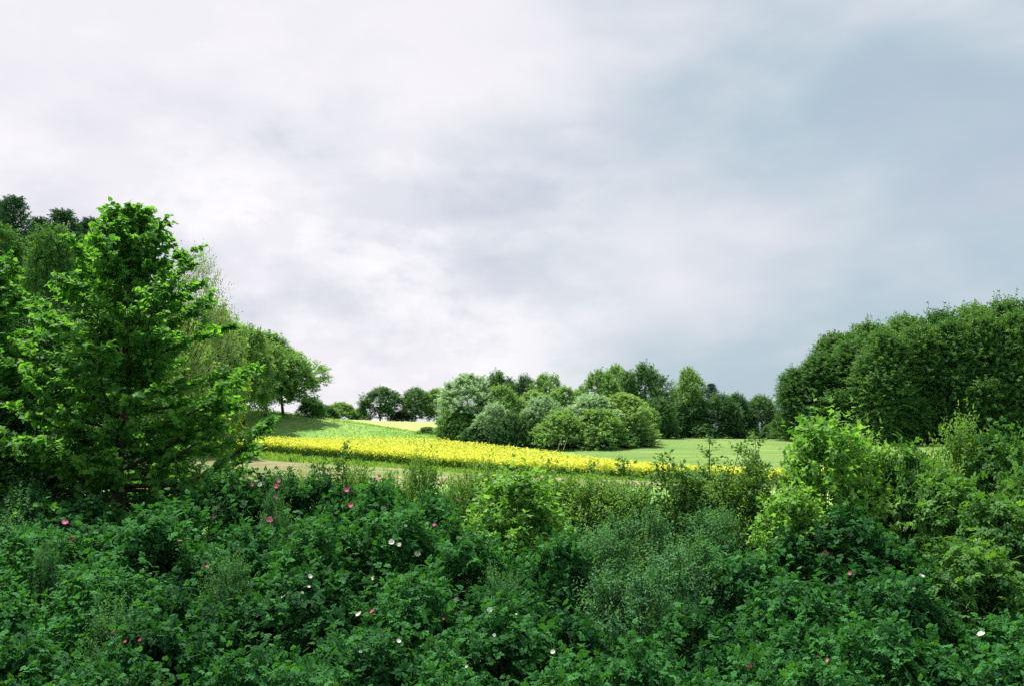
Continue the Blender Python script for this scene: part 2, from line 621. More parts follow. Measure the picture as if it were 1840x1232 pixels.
def crop():
    V, T, TI, MI = [], [], [], []
    base = 0
    x, y, u = in_strip(44000, RF, RB, -41, 33, 1.25)
    z = hgt(x, y)
    hh = rng.normal(1.20, .07, len(x)) + .06 * np.sin(x * .35 + y * .2) + .04 * np.sin(y * .9 - x * .3)
    two = t_tuft(2, .7, 80)
    for k in range(3):
        ok = (u < .62) if k == 1 else np.ones(len(x), bool) if k < 1 else u < .22
        n = ok.sum()
        P = np.stack([x + rng.normal(0, .12, len(x)), y + rng.normal(0, .12, len(x)), z + hh - rng.uniform(.0, (.14, .22, .5)[k], len(x))], -1)[ok]
        D = np.stack([rng.normal(0, 1, n), rng.normal(0, 1, n), rng.uniform(.0, 1.2, n)], -1)
        Nn = rng.normal(0, 1, (n, 3)) * .6 + np.array((0, -.3, 1))
        v, f, kk = leaf_verts(P, D, Nn, rng.uniform(.14, .23, n), two)
        V.append(v); T.append(f + base); base += len(v)
        TI.append(np.repeat(rng.random(n), kk)); MI.append(np.zeros(len(f)))
    for k in range(2):
        sel = u < (.16 if k == 0 else .35)
        n = sel.sum()
        P = np.stack([x[sel] + rng.normal(0, .15, n), y[sel] + rng.normal(0, .15, n), z[sel] + rng.uniform(.0, .7, n)], -1)
        D = np.stack([rng.normal(0, .6, n), rng.normal(0, .6, n), rng.uniform(.3, 1.2, n)], -1)
        Nn = rng.normal(0, 1, (n, 3))
        v, f, kk = leaf_verts(P, D, Nn, rng.uniform(.18, .34, n), two)
        V.append(v); T.append(f + base); base += len(v)
        TI.append(np.repeat(rng.random(n), kk)); MI.append(np.ones(len(f)))
    me = mesh_np('rapeseed_crop', np.concatenate(V), np.concatenate(T), [M_rape_fl, M_rape_gr], np.concatenate(TI), np.concatenate(MI))
    link('rapeseed_crop', me, kind='stuff')


crop()
M_grass = leaf_mat('grass_blade', (.09, .20, .05), (.20, .32, .10), .45, .5, .3, None, 0)


def grass(name, x, y, lo, hi, w=.16, mat=None):
    n = len(x)
    P = np.stack([x, y, hgt(x, y) + .02], -1)
    D = np.stack([rng.normal(0, .45, n), rng.normal(0, .45, n), np.ones(n)], -1)
    Nn = np.stack([rng.normal(0, .6, n), -np.ones(n), rng.normal(.3, .3, n)], -1)
    me = leaves_mesh(name, (P, D, Nn, rng.uniform(lo, hi, n), rng.random(n)), t_tuft(3, w, 34), mat or M_grass)
    link(name, me, kind='stuff')


x, y, _ = in_strip(9000, PB, RF, -41, 36)
grass('verge_grass', x, y, .2, .5)
x, y, _ = in_strip(9000, RB, [(-300, 740, 150), (430, 738, 152), (580, 750, 178), (720, 770, 160), (850, 787, 140), (1000, 800, 128)], -50, 6)
grass('meadow_grass', x, y, .12, .32, .2)
x, y, u_ = in_strip(7000, SF, SB, 8, 60)
grass('pasture_grass', x, y, .06, .16, .25)
x, y, _ = in_strip(9000, PF, PB, -41, 36)
grass('stubble_weeds', x, y, .08, .22, .25)


# ------------------------------------------------------------------ tree kinds
def crown_lobes(rng, n, H, zb, prof, Rr, lr, inner=.25):
    """lobe centres along a crown profile"""
    c, r = [], []
    for i in range(n):
        u = (i + .5) / n
        rad = prof(u) * Rr
        a = i * 2.39996 + rng.normal(0, .35)
        rr = lr * rng.uniform(.6, 1.4) * (.65 + .35 * prof(u))
        k = max(0.0, rad - rr * .75) * (rng.uniform(.2, .6) if rng.random() < inner else rng.uniform(.72, 1.12))
        c.append((math.cos(a) * k, math.sin(a) * k, zb + u * (H - zb - rr * .8) + rr * .1))
        r.append(rr)
    return np.array(c), np.array(r)


def lobe_shoots(rng, c, r, per, L, up, zc=None, inward=.45, low=-.55):
    n = len(c)
    d = nrm(rng.normal(0, 1, (n, per, 3)))
    d[..., 2] = np.where(d[..., 2] < low, -d[..., 2], d[..., 2])
    out = c.copy()
    out[:, 2] = 0
    out = nrm(out + 1e-6)
    flip = ((d * out[:, None]).sum(-1) < -inward)
    d[..., :2] = np.where(flip[..., None], -d[..., :2], d[..., :2])
    o = c[:, None] + d * (r[:, None] * rng.uniform(.55, 1.0, (n, per)))[..., None]
    dr = d + np.array((0, 0, up)) + rng.normal(0, .25, d.shape)
    Ls = L * rng.uniform(.7, 1.3, (n, per))
    return o.reshape(-1, 3), nrm(dr.reshape(-1, 3)), Ls.ravel()


def round_prof(u):
    return math.sqrt(max(.0, 1 - (1.9 * u - .85) ** 2 / 1.2)) if u < .95 else .25


def dome_prof(u):
    return math.sqrt(max(0.02, 1 - u ** 2.2))


def block_prof(u):
    return max(.12, 1 - u ** 3.4) ** .55 * (.82 + .18 * min(1, u * 3))


def oval_prof(u):
    return (math.sin(math.pi * min(1, .12 + .84 * u)) ** .6)


def make_kind(seed, H, Rr, zb, prof, n, lr, per, K, L, size, tmpl, mat, up=.35, droop=.15, flat=0., spread=.7, tr=.02, bark=None, limbs=8, **kw):
    rg = np.random.default_rng(seed)
    c, r = crown_lobes(rg, n, H, zb, prof, Rr, lr)
    o, d, Ls = lobe_shoots(rg, c, r, per, L, up)
    fr = shoots(rg, o, d, Ls, K, size, spread=spread, droop=droop, flat=flat, **kw)
    crown = leaves_mesh('crown', fr, tmpl, mat)
    tb = Tubes()
    top = np.array((rg.normal(0, .2), rg.normal(0, .2), H * .8))
    p, q = limb(rg, (0, 0, -.5), top, H * tr, H * tr * .15, 9, .06, 0)
    tb.add(p, q, 8)
    for i in range(0, len(c), max(1, len(c) // limbs)):
        zz = min(c[i][2] * .72, H * .7)
        tt = (zz + .5) / (top[2] + .5)
        a = np.array([np.interp(tt, np.linspace(0, 1, len(p)), p[:, k]) for k in range(3)])
        pp, qq = limb(rg, a, c[i] + np.array((0, 0, r[i] * .3)), H * tr * (.5 - .3 * tt), .02, 6, .25, .08)
        tb.add(pp, qq, 5)
    return crown, tb.mesh('trunk', bark or M_bark), H, Rr


TUFT = t_tuft(3, .42, 52)
TWO = t_tuft(2, .46, 64)
TUFT5 = t_tuft(3, .26, 42)
RH = t_rhomb(.45)
K_ = {}


def kind(name, n, f):
    K_[name] = [f(i) for i in range(n)]


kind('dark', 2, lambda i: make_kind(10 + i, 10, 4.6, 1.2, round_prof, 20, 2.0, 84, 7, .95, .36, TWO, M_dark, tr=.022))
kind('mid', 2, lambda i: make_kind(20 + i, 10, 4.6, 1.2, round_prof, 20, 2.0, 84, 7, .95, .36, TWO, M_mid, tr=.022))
kind('lofty', 2, lambda i: make_kind(15 + i, 10, 4.6, 2.3, round_prof, 20, 1.9, 84, 7, .95, .36, TWO, M_mid, tr=.022, limbs=12))
kind('beech', 2, lambda i: make_kind(30 + i, 20, 6.6, .3, block_prof, 40, 2.9, 104, 9, 1.8, .42, TWO, M_beech, up=.22, flat=.85, droop=.16, tr=.014))
kind('willow', 2, lambda i: make_kind(40 + i, 9, 3.7, .6, oval_prof, 32, 1.3, 56, 9, .95, .28, TWO, M_willow, up=.7, droop=.25, tr=.018))
kind('olive', 2, lambda i: make_kind(45 + i, 9, 4.2, .5, dome_prof, 32, 1.4, 56, 9, .95, .28, TWO, M_olive, up=.6, droop=.25, tr=.018))
kind('shrub', 2, lambda i: make_kind(50 + i, 5, 3.6, .1, dome_prof, 17, 1.5, 88, 7, .75, .30, TWO, M_mid, tr=.02, limbs=6))
kind('darkshrub', 2, lambda i: make_kind(55 + i, 5, 3.4, .1, dome_prof, 17, 1.5, 88, 7, .75, .30, TWO, M_dark, tr=.02, limbs=6))
kind('yellow', 2, lambda i: make_kind(60 + i, 10, 4.0, .6, dome_prof, 36, 1.3, 60, 8, .85, .26, TWO, M_yellow, tr=.018))
kind('birch', 1, lambda i: make_kind(65 + i, 12, 3.4, 2.0, oval_prof, 34, 1.1, 44, 12, 1.5, .15, RH, M_birch, up=.5, droop=.3, tr=.012, bark=M_twig, limbs=34))
kind('larch', 2, lambda i: make_kind(70 + i, 18, 4.6, .8, lambda u: (1 - u) ** .7 * .9 + .12, 60, 1.5, 40, 8, 1.3, .30, TUFT5, M_larch, up=.1, droop=.35, tr=.014))


def make_spruce(seed, H=20, Rr=4.4):
    rg = np.random.default_rng(seed)
    O, D, Ls = [], [], []
    tb = Tubes()
    p, q = limb(rg, (0, 0, -.5), (0, 0, H * .99), H * .014, .02, 10, .004, 0)
    tb.add(p, q, 7)
    z = 1.0
    while z < H * .985:
        u = z / H
        L = Rr * (1 - u) ** .68 * rg.uniform(.7, 1.2) + .12
        nb = rg.integers(5, 8)
        a0 = rg.uniform(0, 6.28)
        for k in range(nb):
            a = a0 + k * 6.283 / nb + rg.normal(0, .15)
            dr = np.array((math.cos(a), math.sin(a), .15 + .8 * u ** 2 - .2 * (1 - u)))
            e = np.array((0, 0, z)) + dr * L
            ns = max(3, int(L / .24))
            for s in range(ns):
                t = (s + .6) / ns
                b0 = np.array((0, 0, z)) + dr * L * t
                side = np.array((-dr[1], dr[0], -.25)) * (1 if s % 2 else -1)
                O.append(b0)
                D.append(dr * .7 + side * .7 * (1 - t * .4))
                Ls.append(.35 + .55 * (1 - t) * min(1, L / 2))
            O.append(e - dr * .3)
            D.append(dr + np.array((0, 0, .25)))
            Ls.append(.5)
            if rg.random() < .5:
                tb.add(*limb(rg, (0, 0, z), e, .035 * (1 - u) + .01, .008, 4, .03, .05), 4)
        z += .42 * (1 - u) + .24
    O.append(np.array((0, 0, H - .5)))
    D.append(np.array((0, 0, 1.)))
    Ls.append(.6)
    fr = shoots(rg, np.array(O), np.array(D), np.array(Ls), 6, .26, spread=.55, droop=.12, flat=.5, up=.9)
    return leaves_mesh('crown', fr, t_tuft(3, .22, 40), M_spruce), tb.mesh('trunk', M_bark), H, Rr


kind('spruce', 1, lambda i: make_spruce(80 + i))

KIND_NAMES = {'dark': 'broadleaf_tree', 'mid': 'broadleaf_tree', 'lofty': 'broadleaf_tree', 'beech': 'beech_tree', 'willow': 'willow_tree', 'olive': 'willow_tree', 'shrub': 'shrub',
              'darkshrub': 'shrub', 'yellow': 'young_tree', 'birch': 'birch_tree', 'larch': 'larch_tree', 'spruce': 'spruce_tree'}
_cnt = {}


def tree(kd, px, ptop, d, wpx, label, group=None, cat=None, pbase=None):
    """a tree of one kind, its crown top and width as seen, standing on the ground at distance d"""
    i = _cnt.get(kd, 0)
    _cnt[kd] = i + 1
    crown, trunk, H, Rr = K_[kd][i % len(K_[kd])]
    t = at(px, ptop, d)
    g = h1(t[0], d)
    if pbase is not None:
        g = max(g - .6, min(g, at(px, pbase, d)[2]))
    s = (t[2] - g) / (H * 1.02)
    w = wpx * d / F / 2 / (Rr * 1.0) * (1.16 if d < 180 and kd not in ('spruce', 'beech', 'larch', 'birch') else 1.0)
    nm = KIND_NAMES[kd]
    root = link(nm, None, loc=(t[0], d, g - .05), rot=(0, 0, (i * 2.1 + px * .37) % 6.28), scale=(w, w, s),
                label=label, category=cat or ('shrub' if nm == 'shrub' else 'tree'), group=group)
    root.empty_display_size = .5
    link('crown', crown, root)
    link('trunk', trunk, root)
    return root


# --- the wood on the left: spruces and larches far behind, broadleaves down the slope
g_sp = 'spruces rising above the wood at the far left'
tree('spruce', 26, 345, 100, 190, 'tallest dark spruce at the left edge, its top above the wood', g_sp)
tree('spruce', -40, 372, 96, 200, 'dark spruce cut by the left edge of the view', g_sp)
tree('spruce', 113, 370, 104, 210, 'broad spruce top between two narrower spruces on the skyline', g_sp)
tree('spruce', 163, 384, 108, 150, 'slim spruce top right of the broad one on the skyline', g_sp)
tree('spruce', 206, 380, 112, 95, 'smallest spruce tip, right beside the top of the lime tree', g_sp)
tree('spruce', 72, 384, 106, 150, 'spruce between the tallest and the broad one, mostly behind larches', g_sp)
tree('spruce', 140, 392, 110, 130, 'low spruce tip right of the broad spruce on the skyline', g_sp)
tree('spruce', -5, 352, 103, 190, 'dark spruce directly left of the tallest spruce, at the picture edge', g_sp)
g_la = 'soft green larches in the left wood'
tree('larch', 95, 408, 78, 175, 'soft light green larch standing directly left of the lime tree top', g_la)
tree('larch', 10, 408, 80, 150, 'soft green larch below the tallest spruce at the left edge', g_la)
tree('larch', 165, 425, 80, 130, 'larch half hidden behind the upper left side of the lime tree', g_la)
tree('larch', 235, 470, 82, 130, 'larch hidden behind the middle of the lime tree', g_la)
tree('birch', 350, 462, 62, 150, 'feathery pale green birch with open twigs, right behind the lime tree')
tree('mid', 300, 540, 66, 170, 'broad green tree mostly hidden behind the right half of the lime tree')
tree('mid', 200, 560, 70, 190, 'broad green tree mostly hidden behind the lime tree trunk')
tree('yellow', 390, 572, 88, 100, 'yellow green young tree between the birch and the hilltop trees')
tree('mid', 365, 545, 84, 130, 'light green tree between the birch and the yellow green tree')
tree('lofty', 442, 592, 142, 110, 'sunlit tree on the hilltop beside the yellow green tree')
tree('lofty', 480, 602, 150, 100, 'tall dark tree on the hilltop with bare trunk below its crown')
tree('lofty', 512, 630, 154, 116, 'round hilltop tree with dark forked trunk, last big tree before the gap of sky')
tree('darkshrub', 560, 716, 160, 46, 'low dark bush under the right edge of the round hilltop tree')
tree('darkshrub', 582, 728, 168, 40, 'smallest dark bush right of the round hilltop tree')
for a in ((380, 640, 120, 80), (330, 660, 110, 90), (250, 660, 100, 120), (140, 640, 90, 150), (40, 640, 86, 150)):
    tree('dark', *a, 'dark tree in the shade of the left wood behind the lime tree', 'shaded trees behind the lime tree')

# --- far line of trees over the crest
tree('shrub', 612, 724, 228, 62, 'low round bush on the crest, left of the round far tree')
tree('shrub', 648, 733, 232, 40, 'smallest bush on the crest, tucked against the round far tree')
tree('dark', 684, 696, 228, 74, 'round dark far tree standing alone on the crest behind the pale meadow')
tree('dark', 745, 697, 230, 62, 'left of two joined far trees beside the tall pale willow')
tree('mid', 786, 699, 232, 62, 'right of two joined far trees beside the tall pale willow')
tree('darkshrub', 722, 738, 231, 40, 'dark bush in the gap between the far trees')

# --- thicket in the middle
tree('willow', 842, 677, 136, 100, 'tall pale silvery willow at the left end of the middle thicket')
tree('shrub', 822, 738, 133, 76, 'dense green bush with sunlit top in front of the tall pale willow')
tree('shrub', 768, 766, 150, 36, 'tiny bush on the meadow at the left foot of the middle thicket')
tree('willow', 887, 726, 127, 58, 'narrow pale willow bush squeezed between two dark bushes')
tree('mid', 903, 694, 137, 74, 'green tree with rounded lit top behind the narrow pale willow bush')
tree('darkshrub', 862, 765, 128, 60, 'low dark bush at the foot of the tall pale willow')
tree('darkshrub', 918, 745, 125, 55, 'low dark bush right of the narrow pale willow bush')
tree('olive', 958, 704, 141, 80, 'olive green willow behind the silvery one in the middle of the thicket')
tree('willow', 974, 714, 128, 72, 'rounded silver grey willow in the middle of the thicket')
tree('darkshrub', 950, 745, 126, 60, 'dark bush in front of the silver grey willow')
tree('mid', 1015, 697, 146, 70, 'green tree behind the middle thicket below the tall yellow green tree')
tree('shrub', 1010, 742, 124, 96, 'broad sunlit bush at the front of the middle thicket above the yellow field')
tree('shrub', 1075, 738, 125, 100, 'broad leafy bush at the front, left of the big olive willow')
tree('willow', 1062, 710, 129, 96, 'silvery willow left of the big olive willow')
tree('olive', 1117, 708, 131, 108, 'big domed olive green willow at the right of the thicket')
tree('mid', 1145, 717, 137, 66, 'green tree on the right shoulder of the big olive willow')
tree('willow', 1160, 764, 130, 34, 'small pale bush at the right foot of the thicket beside the pasture')
tree('darkshrub', 1105, 765, 127, 70, 'low dark bush under the big olive willow')
tree('dark', 892, 670, 166, 60, 'left of three dark tree tops over the middle thicket')
tree('dark', 941, 676, 168, 44, 'smallest of three dark tree tops over the middle thicket')
tree('mid', 980, 675, 166, 62, 'right of three tree tops over the middle thicket')
tree('mid', 1075, 668, 168, 74, 'yellow green tree top behind the right half of the thicket')
tree('mid', 1108, 660, 172, 60, 'tree top between the yellow green one and the tall dark one')
tree('dark', 1160, 657, 162, 80, 'tall dark oval tree behind the right end of the thicket')
tree('dark', 1180, 715, 158, 60, 'dark lower tree at the foot of the tall dark oval tree')
tree('mid', 1238, 664, 170, 66, 'tall pale green tree right of the gap of sky behind the pasture')
tree('dark', 1225, 720, 168, 60, 'dark tree below the tall pale green tree')
tree('spruce', 1278, 686, 172, 62, 'dark pointed tree right of the tall pale green tree')
tree('dark', 1292, 708, 168, 62, 'dark tree behind the pasture, left of the two small trees')
tree('dark', 1325, 708, 172, 56, 'small dark tree behind the pasture, nearer the pointed tree')
tree('dark', 1366, 711, 174, 56, 'small dark tree behind the pasture, nearer the beech wood')
for a in ((1205, 752, 165, 50), (1255, 758, 166, 56), (1310, 765, 168, 50), (1345, 768, 170, 44), (1390, 762, 168, 44)):
    tree('darkshrub', *a, 'low dark bush along the back edge of the pasture', 'bushes along the back edge of the pasture')

# two thin pale leaning poles at the foot of the thicket
for k, (pa, pb, lb) in enumerate((((1002, 808), (1011, 780), 'left of two thin pale poles leaning before the dark foot of the thicket'), ((1012, 808), (1020, 784), 'right of two thin pale poles leaning before the dark foot of the thicket'))):
    tb = Tubes()
    a, b = at(pa[0], pa[1], 119), at(pb[0], pb[1], 119)
    tb.add(np.linspace(a, b, 5), [.045, .04, .035, .03, .025], 6)
    link('leaning_pole', tb.mesh('leaning_pole', M_bark_pale), label=lb, category='pole', group='pale poles at the foot of the thicket')

# --- beech wood on the right
sil_x = [1395, 1420, 1450, 1500, 1560, 1620, 1700, 1760, 1800, 1840, 1900, 2100]
sil_y = [705, 640, 612, 582, 562, 552, 540, 530, 521, 526, 520, 515]
g_be = 'beeches of the wood on the right'
front = [(1428, 158, 'first beech at the left end of the beech wood beside the pasture'), (1478, 152, 'second beech from the left end of the beech wood'),
         (1532, 149, 'third beech from the left end of the beech wood'), (1590, 146, 'fourth beech from the left end of the beech wood, sunlit on top'),
         (1648, 144, 'beech at the middle of the wood, above the light green sycamore shoots'), (1705, 143, 'beech of the front row above the hawthorn sprays'),
         (1765, 141, 'beech of the front row below the highest point of the wood'), (1828, 140, 'beech of the front row at the right edge of the view'), (1895, 140, 'beech of the front row cut by the right edge of the view')]
for px, d, lb in front:
    tree('beech', px, np.interp(px, sil_x, sil_y) + (42 if px > 1440 else 30), d + (2 if int(px) % 3 else -2), 122 if px > 1440 else 80, lb, g_be)
for px, lb in ((1500, 'leftmost beech top showing behind the front row on the sloping skyline'), (1560, 'second beech top from the left behind the front row'), (1625, 'third beech top from the left behind the front row'),
               (1690, 'beech top behind the front row above the leafy bush'), (1750, 'beech top behind the front row left of the highest top'), (1805, 'highest beech top on the skyline of the wood at right'), (1860, 'beech top behind the front row at the right edge of the view')):
    tree('beech', px, np.interp(px, sil_x, sil_y) + 22, 158 - (px - 1500) * .02, 130, lb, g_be + ', second row')


# ------------------------------------------------------------------ near shrubs
SEP = {}


def leaf_matrices(fr):
    P, D, Nv, S, T = fr
    D = nrm(D)
    Nv = nrm(Nv - (Nv * D).sum(-1, keepdims=True) * D)
    X = np.cross(D, Nv)
    out = []
    for j in range(len(P)):
        m = Matrix(((X[j][0], D[j][0], Nv[j][0], 0), (X[j][1], D[j][1], Nv[j][1], 0), (X[j][2], D[j][2], Nv[j][2], 0), (0, 0, 0, 1)))
        out.append(Matrix.Translation(P[j]) @ m @ Matrix.Scale(S[j], 4))
    return out


def make_bush(seed, H, Rr, tmpl, mat, size, n=20, lr=.42, per=30, K=10, L=.36, up=.5, droop=.2, flat=0, spread=.72, stemm=None, prof=dome_prof, sprouts=0, low=-.45, nsep=0, **kw):
    rg = np.random.default_rng(seed)
    c, r = crown_lobes(rg, n, H, .15, prof, Rr, lr, .3)
    o, d, Ls = lobe_shoots(rg, c, r, per, L, up, low=low)
    if sprouts:
        i = rg.integers(0, len(o), sprouts)
        i = i[o[i][:, 2] > H * .5]
        o = np.vstack([o, o[i]])
        d = np.vstack([d, nrm(d[i] * .4 + np.array((0, 0, 1)))])
        Ls = np.concatenate([Ls, Ls[i] * 1.7])
    fr = shoots(rg, o, d, Ls, K, size, spread=spread, droop=droop, flat=flat, **kw)
    sep = None
    if nsep:
        q = np.argsort(fr[0][:, 1] - .5 * fr[0][:, 2])[:nsep]
        sep = [a_[q] for a_ in fr]
        kp = np.ones(len(fr[0]), bool)
        kp[q] = False
        fr = [a_[kp] for a_ in fr]
    fol = leaves_mesh('foliage', fr, tmpl, mat)
    if nsep:
        fol['leaves'] = 1
        SEP[fol.name] = (leaf_matrices(sep), [mesh_np('leaf', tmpl[0], tmpl[1], mat, tint=np.full(len(tmpl[0]), q)) for q in (.3, .5, .75)])
    tb = Tubes()
    for i in range(len(c)):
        b = rg.normal(0, .12, 3)
        b[2] = -.3
        tb.add(*limb(rg, b, c[i], .018, .008, 6, .18, .0), 5)
    for i in range(0, len(o), 4):
        tb.add([o[i] - d[i] * .05, o[i] + d[i] * Ls[i] * .5 - np.array((0, 0, droop * Ls[i] * .25)), o[i] + d[i] * Ls[i] - np.array((0, 0, droop * Ls[i]))], [.006, .004, .002], 3)
    return fol, tb.mesh('stem', stemm or M_twig), H, Rr


PIN = t_pinnate(2, .34, .46)
PIN_E = t_pinnate(2, .27, .46, .3)
B_ = {
    'rose': [make_bush(200 + i, 2.1, .95, PIN, M_rose, .090, n=10, lr=.38, per=76, K=10, L=.30, up=.55, sprouts=30, low=-.05) for i in range(4)],
    'small': [make_bush(220 + i, 2.1, .9, t_rhomb(.42), M_small, .050, n=16, lr=.34, per=60, K=16, L=.30, up=.45, droop=.08, sprouts=60) for i in range(3)],
    'elder': [make_bush(230 + i, 2.4, .95, PIN_E, M_elder, .15, n=22, lr=.36, per=22, K=9, L=.36, up=.6, droop=.3, low=-.05) for i in range(2)],
    'maple': [make_bush(240 + i, 2.6, .95, t_maple(), M_maple, .098, n=22, lr=.38, per=32, K=10, L=.40, up=.7, droop=.2, prof=lambda u: (1 - u ** 1.7) * .92 + .08, sprouts=24, nsep=220, low=-.1) for i in range(2)],
    'hazel': [make_bush(250 + i, 4.2, 1.5, t_oval(.72), M_hazel, .095, n=46, lr=.52, per=26, K=10, L=.55, up=.25, droop=.25, flat=.8, prof=oval_prof) for i in range(2)],
    'fine': [make_bush(260 + i, 2.0, .8, t_rhomb(.44), M_fine, .062, n=26, lr=.28, per=30, K=15, L=.36, up=.9, droop=.08, sprouts=60) for i in range(2)],
}


def make_sucker(seed):
    """a clump of upright wands with small leaves"""
    rg = np.random.default_rng(seed)
    tb = Tubes()
    O, D, Ls = [], [], []
    H = 2.8
    for i in range(9):
        b = np.array((*rg.normal(0, .10, 2), -.2))
        tp = np.array((*rg.normal(0, .26, 2), H * (rg.uniform(.66, .95) if i else 1.0)))
        p, q = limb(rg, b, tp, .013, .003, 9, .05, 0)
        tb.add(p, q, 4)
        for k in range(70):
            t = rg.uniform(.12, .98)
            x = np.array([np.interp(t, np.linspace(0, 1, 9), p[:, j]) for j in range(3)])
            a = rg.uniform(0, 6.28)
            O.append(x)
            D.append((math.cos(a), math.sin(a), rg.uniform(.5, 1.3)))
            Ls.append(.30 * (1.15 - t) + .08)
    fr = shoots(rg, np.array(O), np.array(D), np.array(Ls), 9, .064, spread=.65, droop=.05, up=.7)
    return leaves_mesh('foliage', fr, t_rhomb(.5), M_sucker), tb.mesh('stem', M_twig), H, .5


B_['sucker'] = [make_sucker(270 + i) for i in range(3)]
B_NAMES = {'rose': 'rose_bush', 'small': 'privet_bush', 'elder': 'elder_bush', 'maple': 'sycamore_sapling', 'hazel': 'hazel_bush', 'fine': 'spindly_shrub', 'sucker': 'blackthorn_shoots'}
B_CAT = {'rose': 'rose bush', 'small': 'shrub', 'elder': 'shrub', 'maple': 'sapling', 'hazel': 'shrub', 'fine': 'shrub', 'sucker': 'shrub'}
bushes = []


def bush(kd, px, ptop, d, w, label=None, group=None):
    i = _cnt.get('b' + kd, 0)
    _cnt['b' + kd] = i + 1
    fol, stem, H, Rr = B_[kd][i % len(B_[kd])]
    t = at(px, ptop, d)
    g = h1(t[0], d)
    s = (t[2] - g) / (H * 1.03)
    root = link(B_NAMES[kd], None, loc=(t[0], d, g), rot=(0, 0, 0 if kd == 'maple' else (i * 2.4 + px * .11) % 6.28), scale=(w / (2 * Rr), w / (2 * Rr), s), label=label, category=B_CAT[kd], group=group)
    root.empty_display_size = .2
    fo_ = link('foliage', fol, root, kind='stuff' if fol.name in SEP else None)
    for j, m in enumerate(SEP.get(fol.name, ((), ()))[0]):
        lo = link('leaf', SEP[fol.name][1][j % 3], root)
        lo.matrix_local = m
    link('stem', stem, root)
    bushes.append((root, kd, px, ptop))
    return root


g_ro = 'rose bushes of the foreground thicket'
ROSES = [
    (160, 915, 13.0, 1.9), (300, 905, 13.0, 1.9), (400, 872, 14.0, 1.7), (495, 850, 14.2, 1.7), (600, 862, 14.0, 1.7), (700, 890, 13.4, 1.6), (790, 885, 13.4, 1.6),
    (80, 965, 11.6, 2.0), (250, 940, 11.8, 2.0), (420, 945, 11.9, 1.8), (560, 955, 11.4, 1.9), (700, 925, 12.0, 2.0), (840, 965, 11.4, 1.8), (1000, 990, 11.2, 1.6),
    (0, 1060, 10.2, 1.8), (190, 1030, 10.3, 1.9), (340, 1085, 10.0, 1.6), (530, 1030, 10.2, 2.0), (730, 1050, 10.0, 1.9), (900, 1075, 9.8, 1.7),
    (80, 1145, 9.0, 1.7), (290, 1150, 8.8, 1.8), (460, 1175, 8.6, 1.5), (660, 1140, 8.8, 1.8), (880, 1135, 8.9, 1.8), (1060, 1120, 9.2, 1.6),
    (170, 1222, 8.1, 1.5), (560, 1218, 8.0, 1.6), (780, 1215, 8.0, 1.4), (1000, 1210, 8.1, 1.5), (1180, 1175, 8.6, 1.6),
    (1340, 990, 11.4, 1.8), (1500, 950, 11.8, 2.0), (1620, 985, 11.4, 1.7), (1440, 1055, 10.2, 1.8), (1600, 1060, 10.2, 1.8), (1270, 1095, 9.8, 1.6),
    (1400, 1145, 9.0, 1.7), (1590, 1140, 9.0, 1.8), (1830, 1110, 9.6, 1.6), (1320, 1215, 8.2, 1.5), (1510, 1215, 8.2, 1.6), (1700, 1195, 8.5, 1.6), (1850, 1205, 8.6, 1.5),
]
for k_, r_ in enumerate(ROSES):
    bush('rose', r_[0], r_[1] + 14 * math.sin(k_ * 2.3), r_[2], r_[3] * .93, None, g_ro)
g_sm = 'grey green small leaved bushes among the roses'
for r_, lb in (((1150, 935, 12.0, 1.6), 'tall grey green small leaved bush at the back, below the upright blackthorn shoots'),
               ((1050, 965, 11.4, 1.6), 'grey green small leaved bush right of the light green sycamore sapling'),
               ((1225, 985, 11.2, 1.6), 'grey green small leaved bush left of the pink single rose on the right'),
               ((1135, 1040, 10.4, 1.6), 'lowest grey green small leaved bush in the middle of the thicket'),
               ((1270, 925, 12.6, 1.5), 'grey green small leaved bush left of the low sycamore sapling'),
               ((35, 885, 13.8, 1.8), 'fine leaved green bush at the left edge under the dark hazels'), ((215, 1105, 9.5, .9), 'fine leaved bush low among the darkest roses at left'), ((900, 1035, 10.6, .8), 'small fine leaved bush below the middle sapling'),
               ((500, 900, 12.9, .8), 'small grey green sprig among the pink roses on the left'), ((90, 1000, 11.0, .7), 'small grey green sprig in the dark leaves near the left edge'),
               ((400, 1010, 10.9, 1.0), 'pale small leaved shoots rising among dark roses left of the white blooms')):
    bush('small', *r_, lb, g_sm)
g_fi = 'thin upright weeds and shoots along the back of the thicket'
for r_, lb in (((760, 832, 14.6, 1.0), 'loose light green shrub on the crest, tallest one left of the middle sapling'), ((695, 862, 14.5, .9), 'loose light green shrub on the crest beside the single pink bloom'),
               ((830, 862, 14.4, 1.0), 'loose light green shrub touching the left side of the middle sapling'), ((870, 845, 14.8, 1.2), 'loose light green shrub directly behind the middle sapling'),
               ((1000, 856, 14.4, 1.4), 'loose light green shrub right behind the middle sapling, under a thin shoot'), ((1060, 862, 14.2, 1.4), 'loose light green shrub between the two thin shoots over the yellow field'),
               ((1130, 876, 13.8, 1.4), 'loose light green shrub left of the upright blackthorn shoots'), ((1240, 866, 13.8, 1.2), 'loose light green shrub between two clumps of upright shoots'),
               ((1310, 862, 13.6, 1.2), 'loose light green shrub right of the tallest upright shoots'), ((640, 845, 14.8, .9), 'loose light green shrub right of the lone slender shoots'),
               ((545, 862, 15, .8), 'loose light green shrub before the bare soil, left of the lone slender shoots')):
    bush('fine', r_[0], r_[1] + (14 if r_[2] > 13.5 else 0), r_[2], r_[3], lb, g_fi)
bush('maple', 925, 866, 12.8, 1.95, 'light green broad leaved sycamore sapling in the middle above the roses')
bush('maple', 1485, 768, 13.2, 1.75, 'tall bright green sycamore sapling in front of the beech wood')
bush('maple', 1420, 900, 12.3, 1.5, 'low sycamore sapling with drooping leaves below the tall bright one')
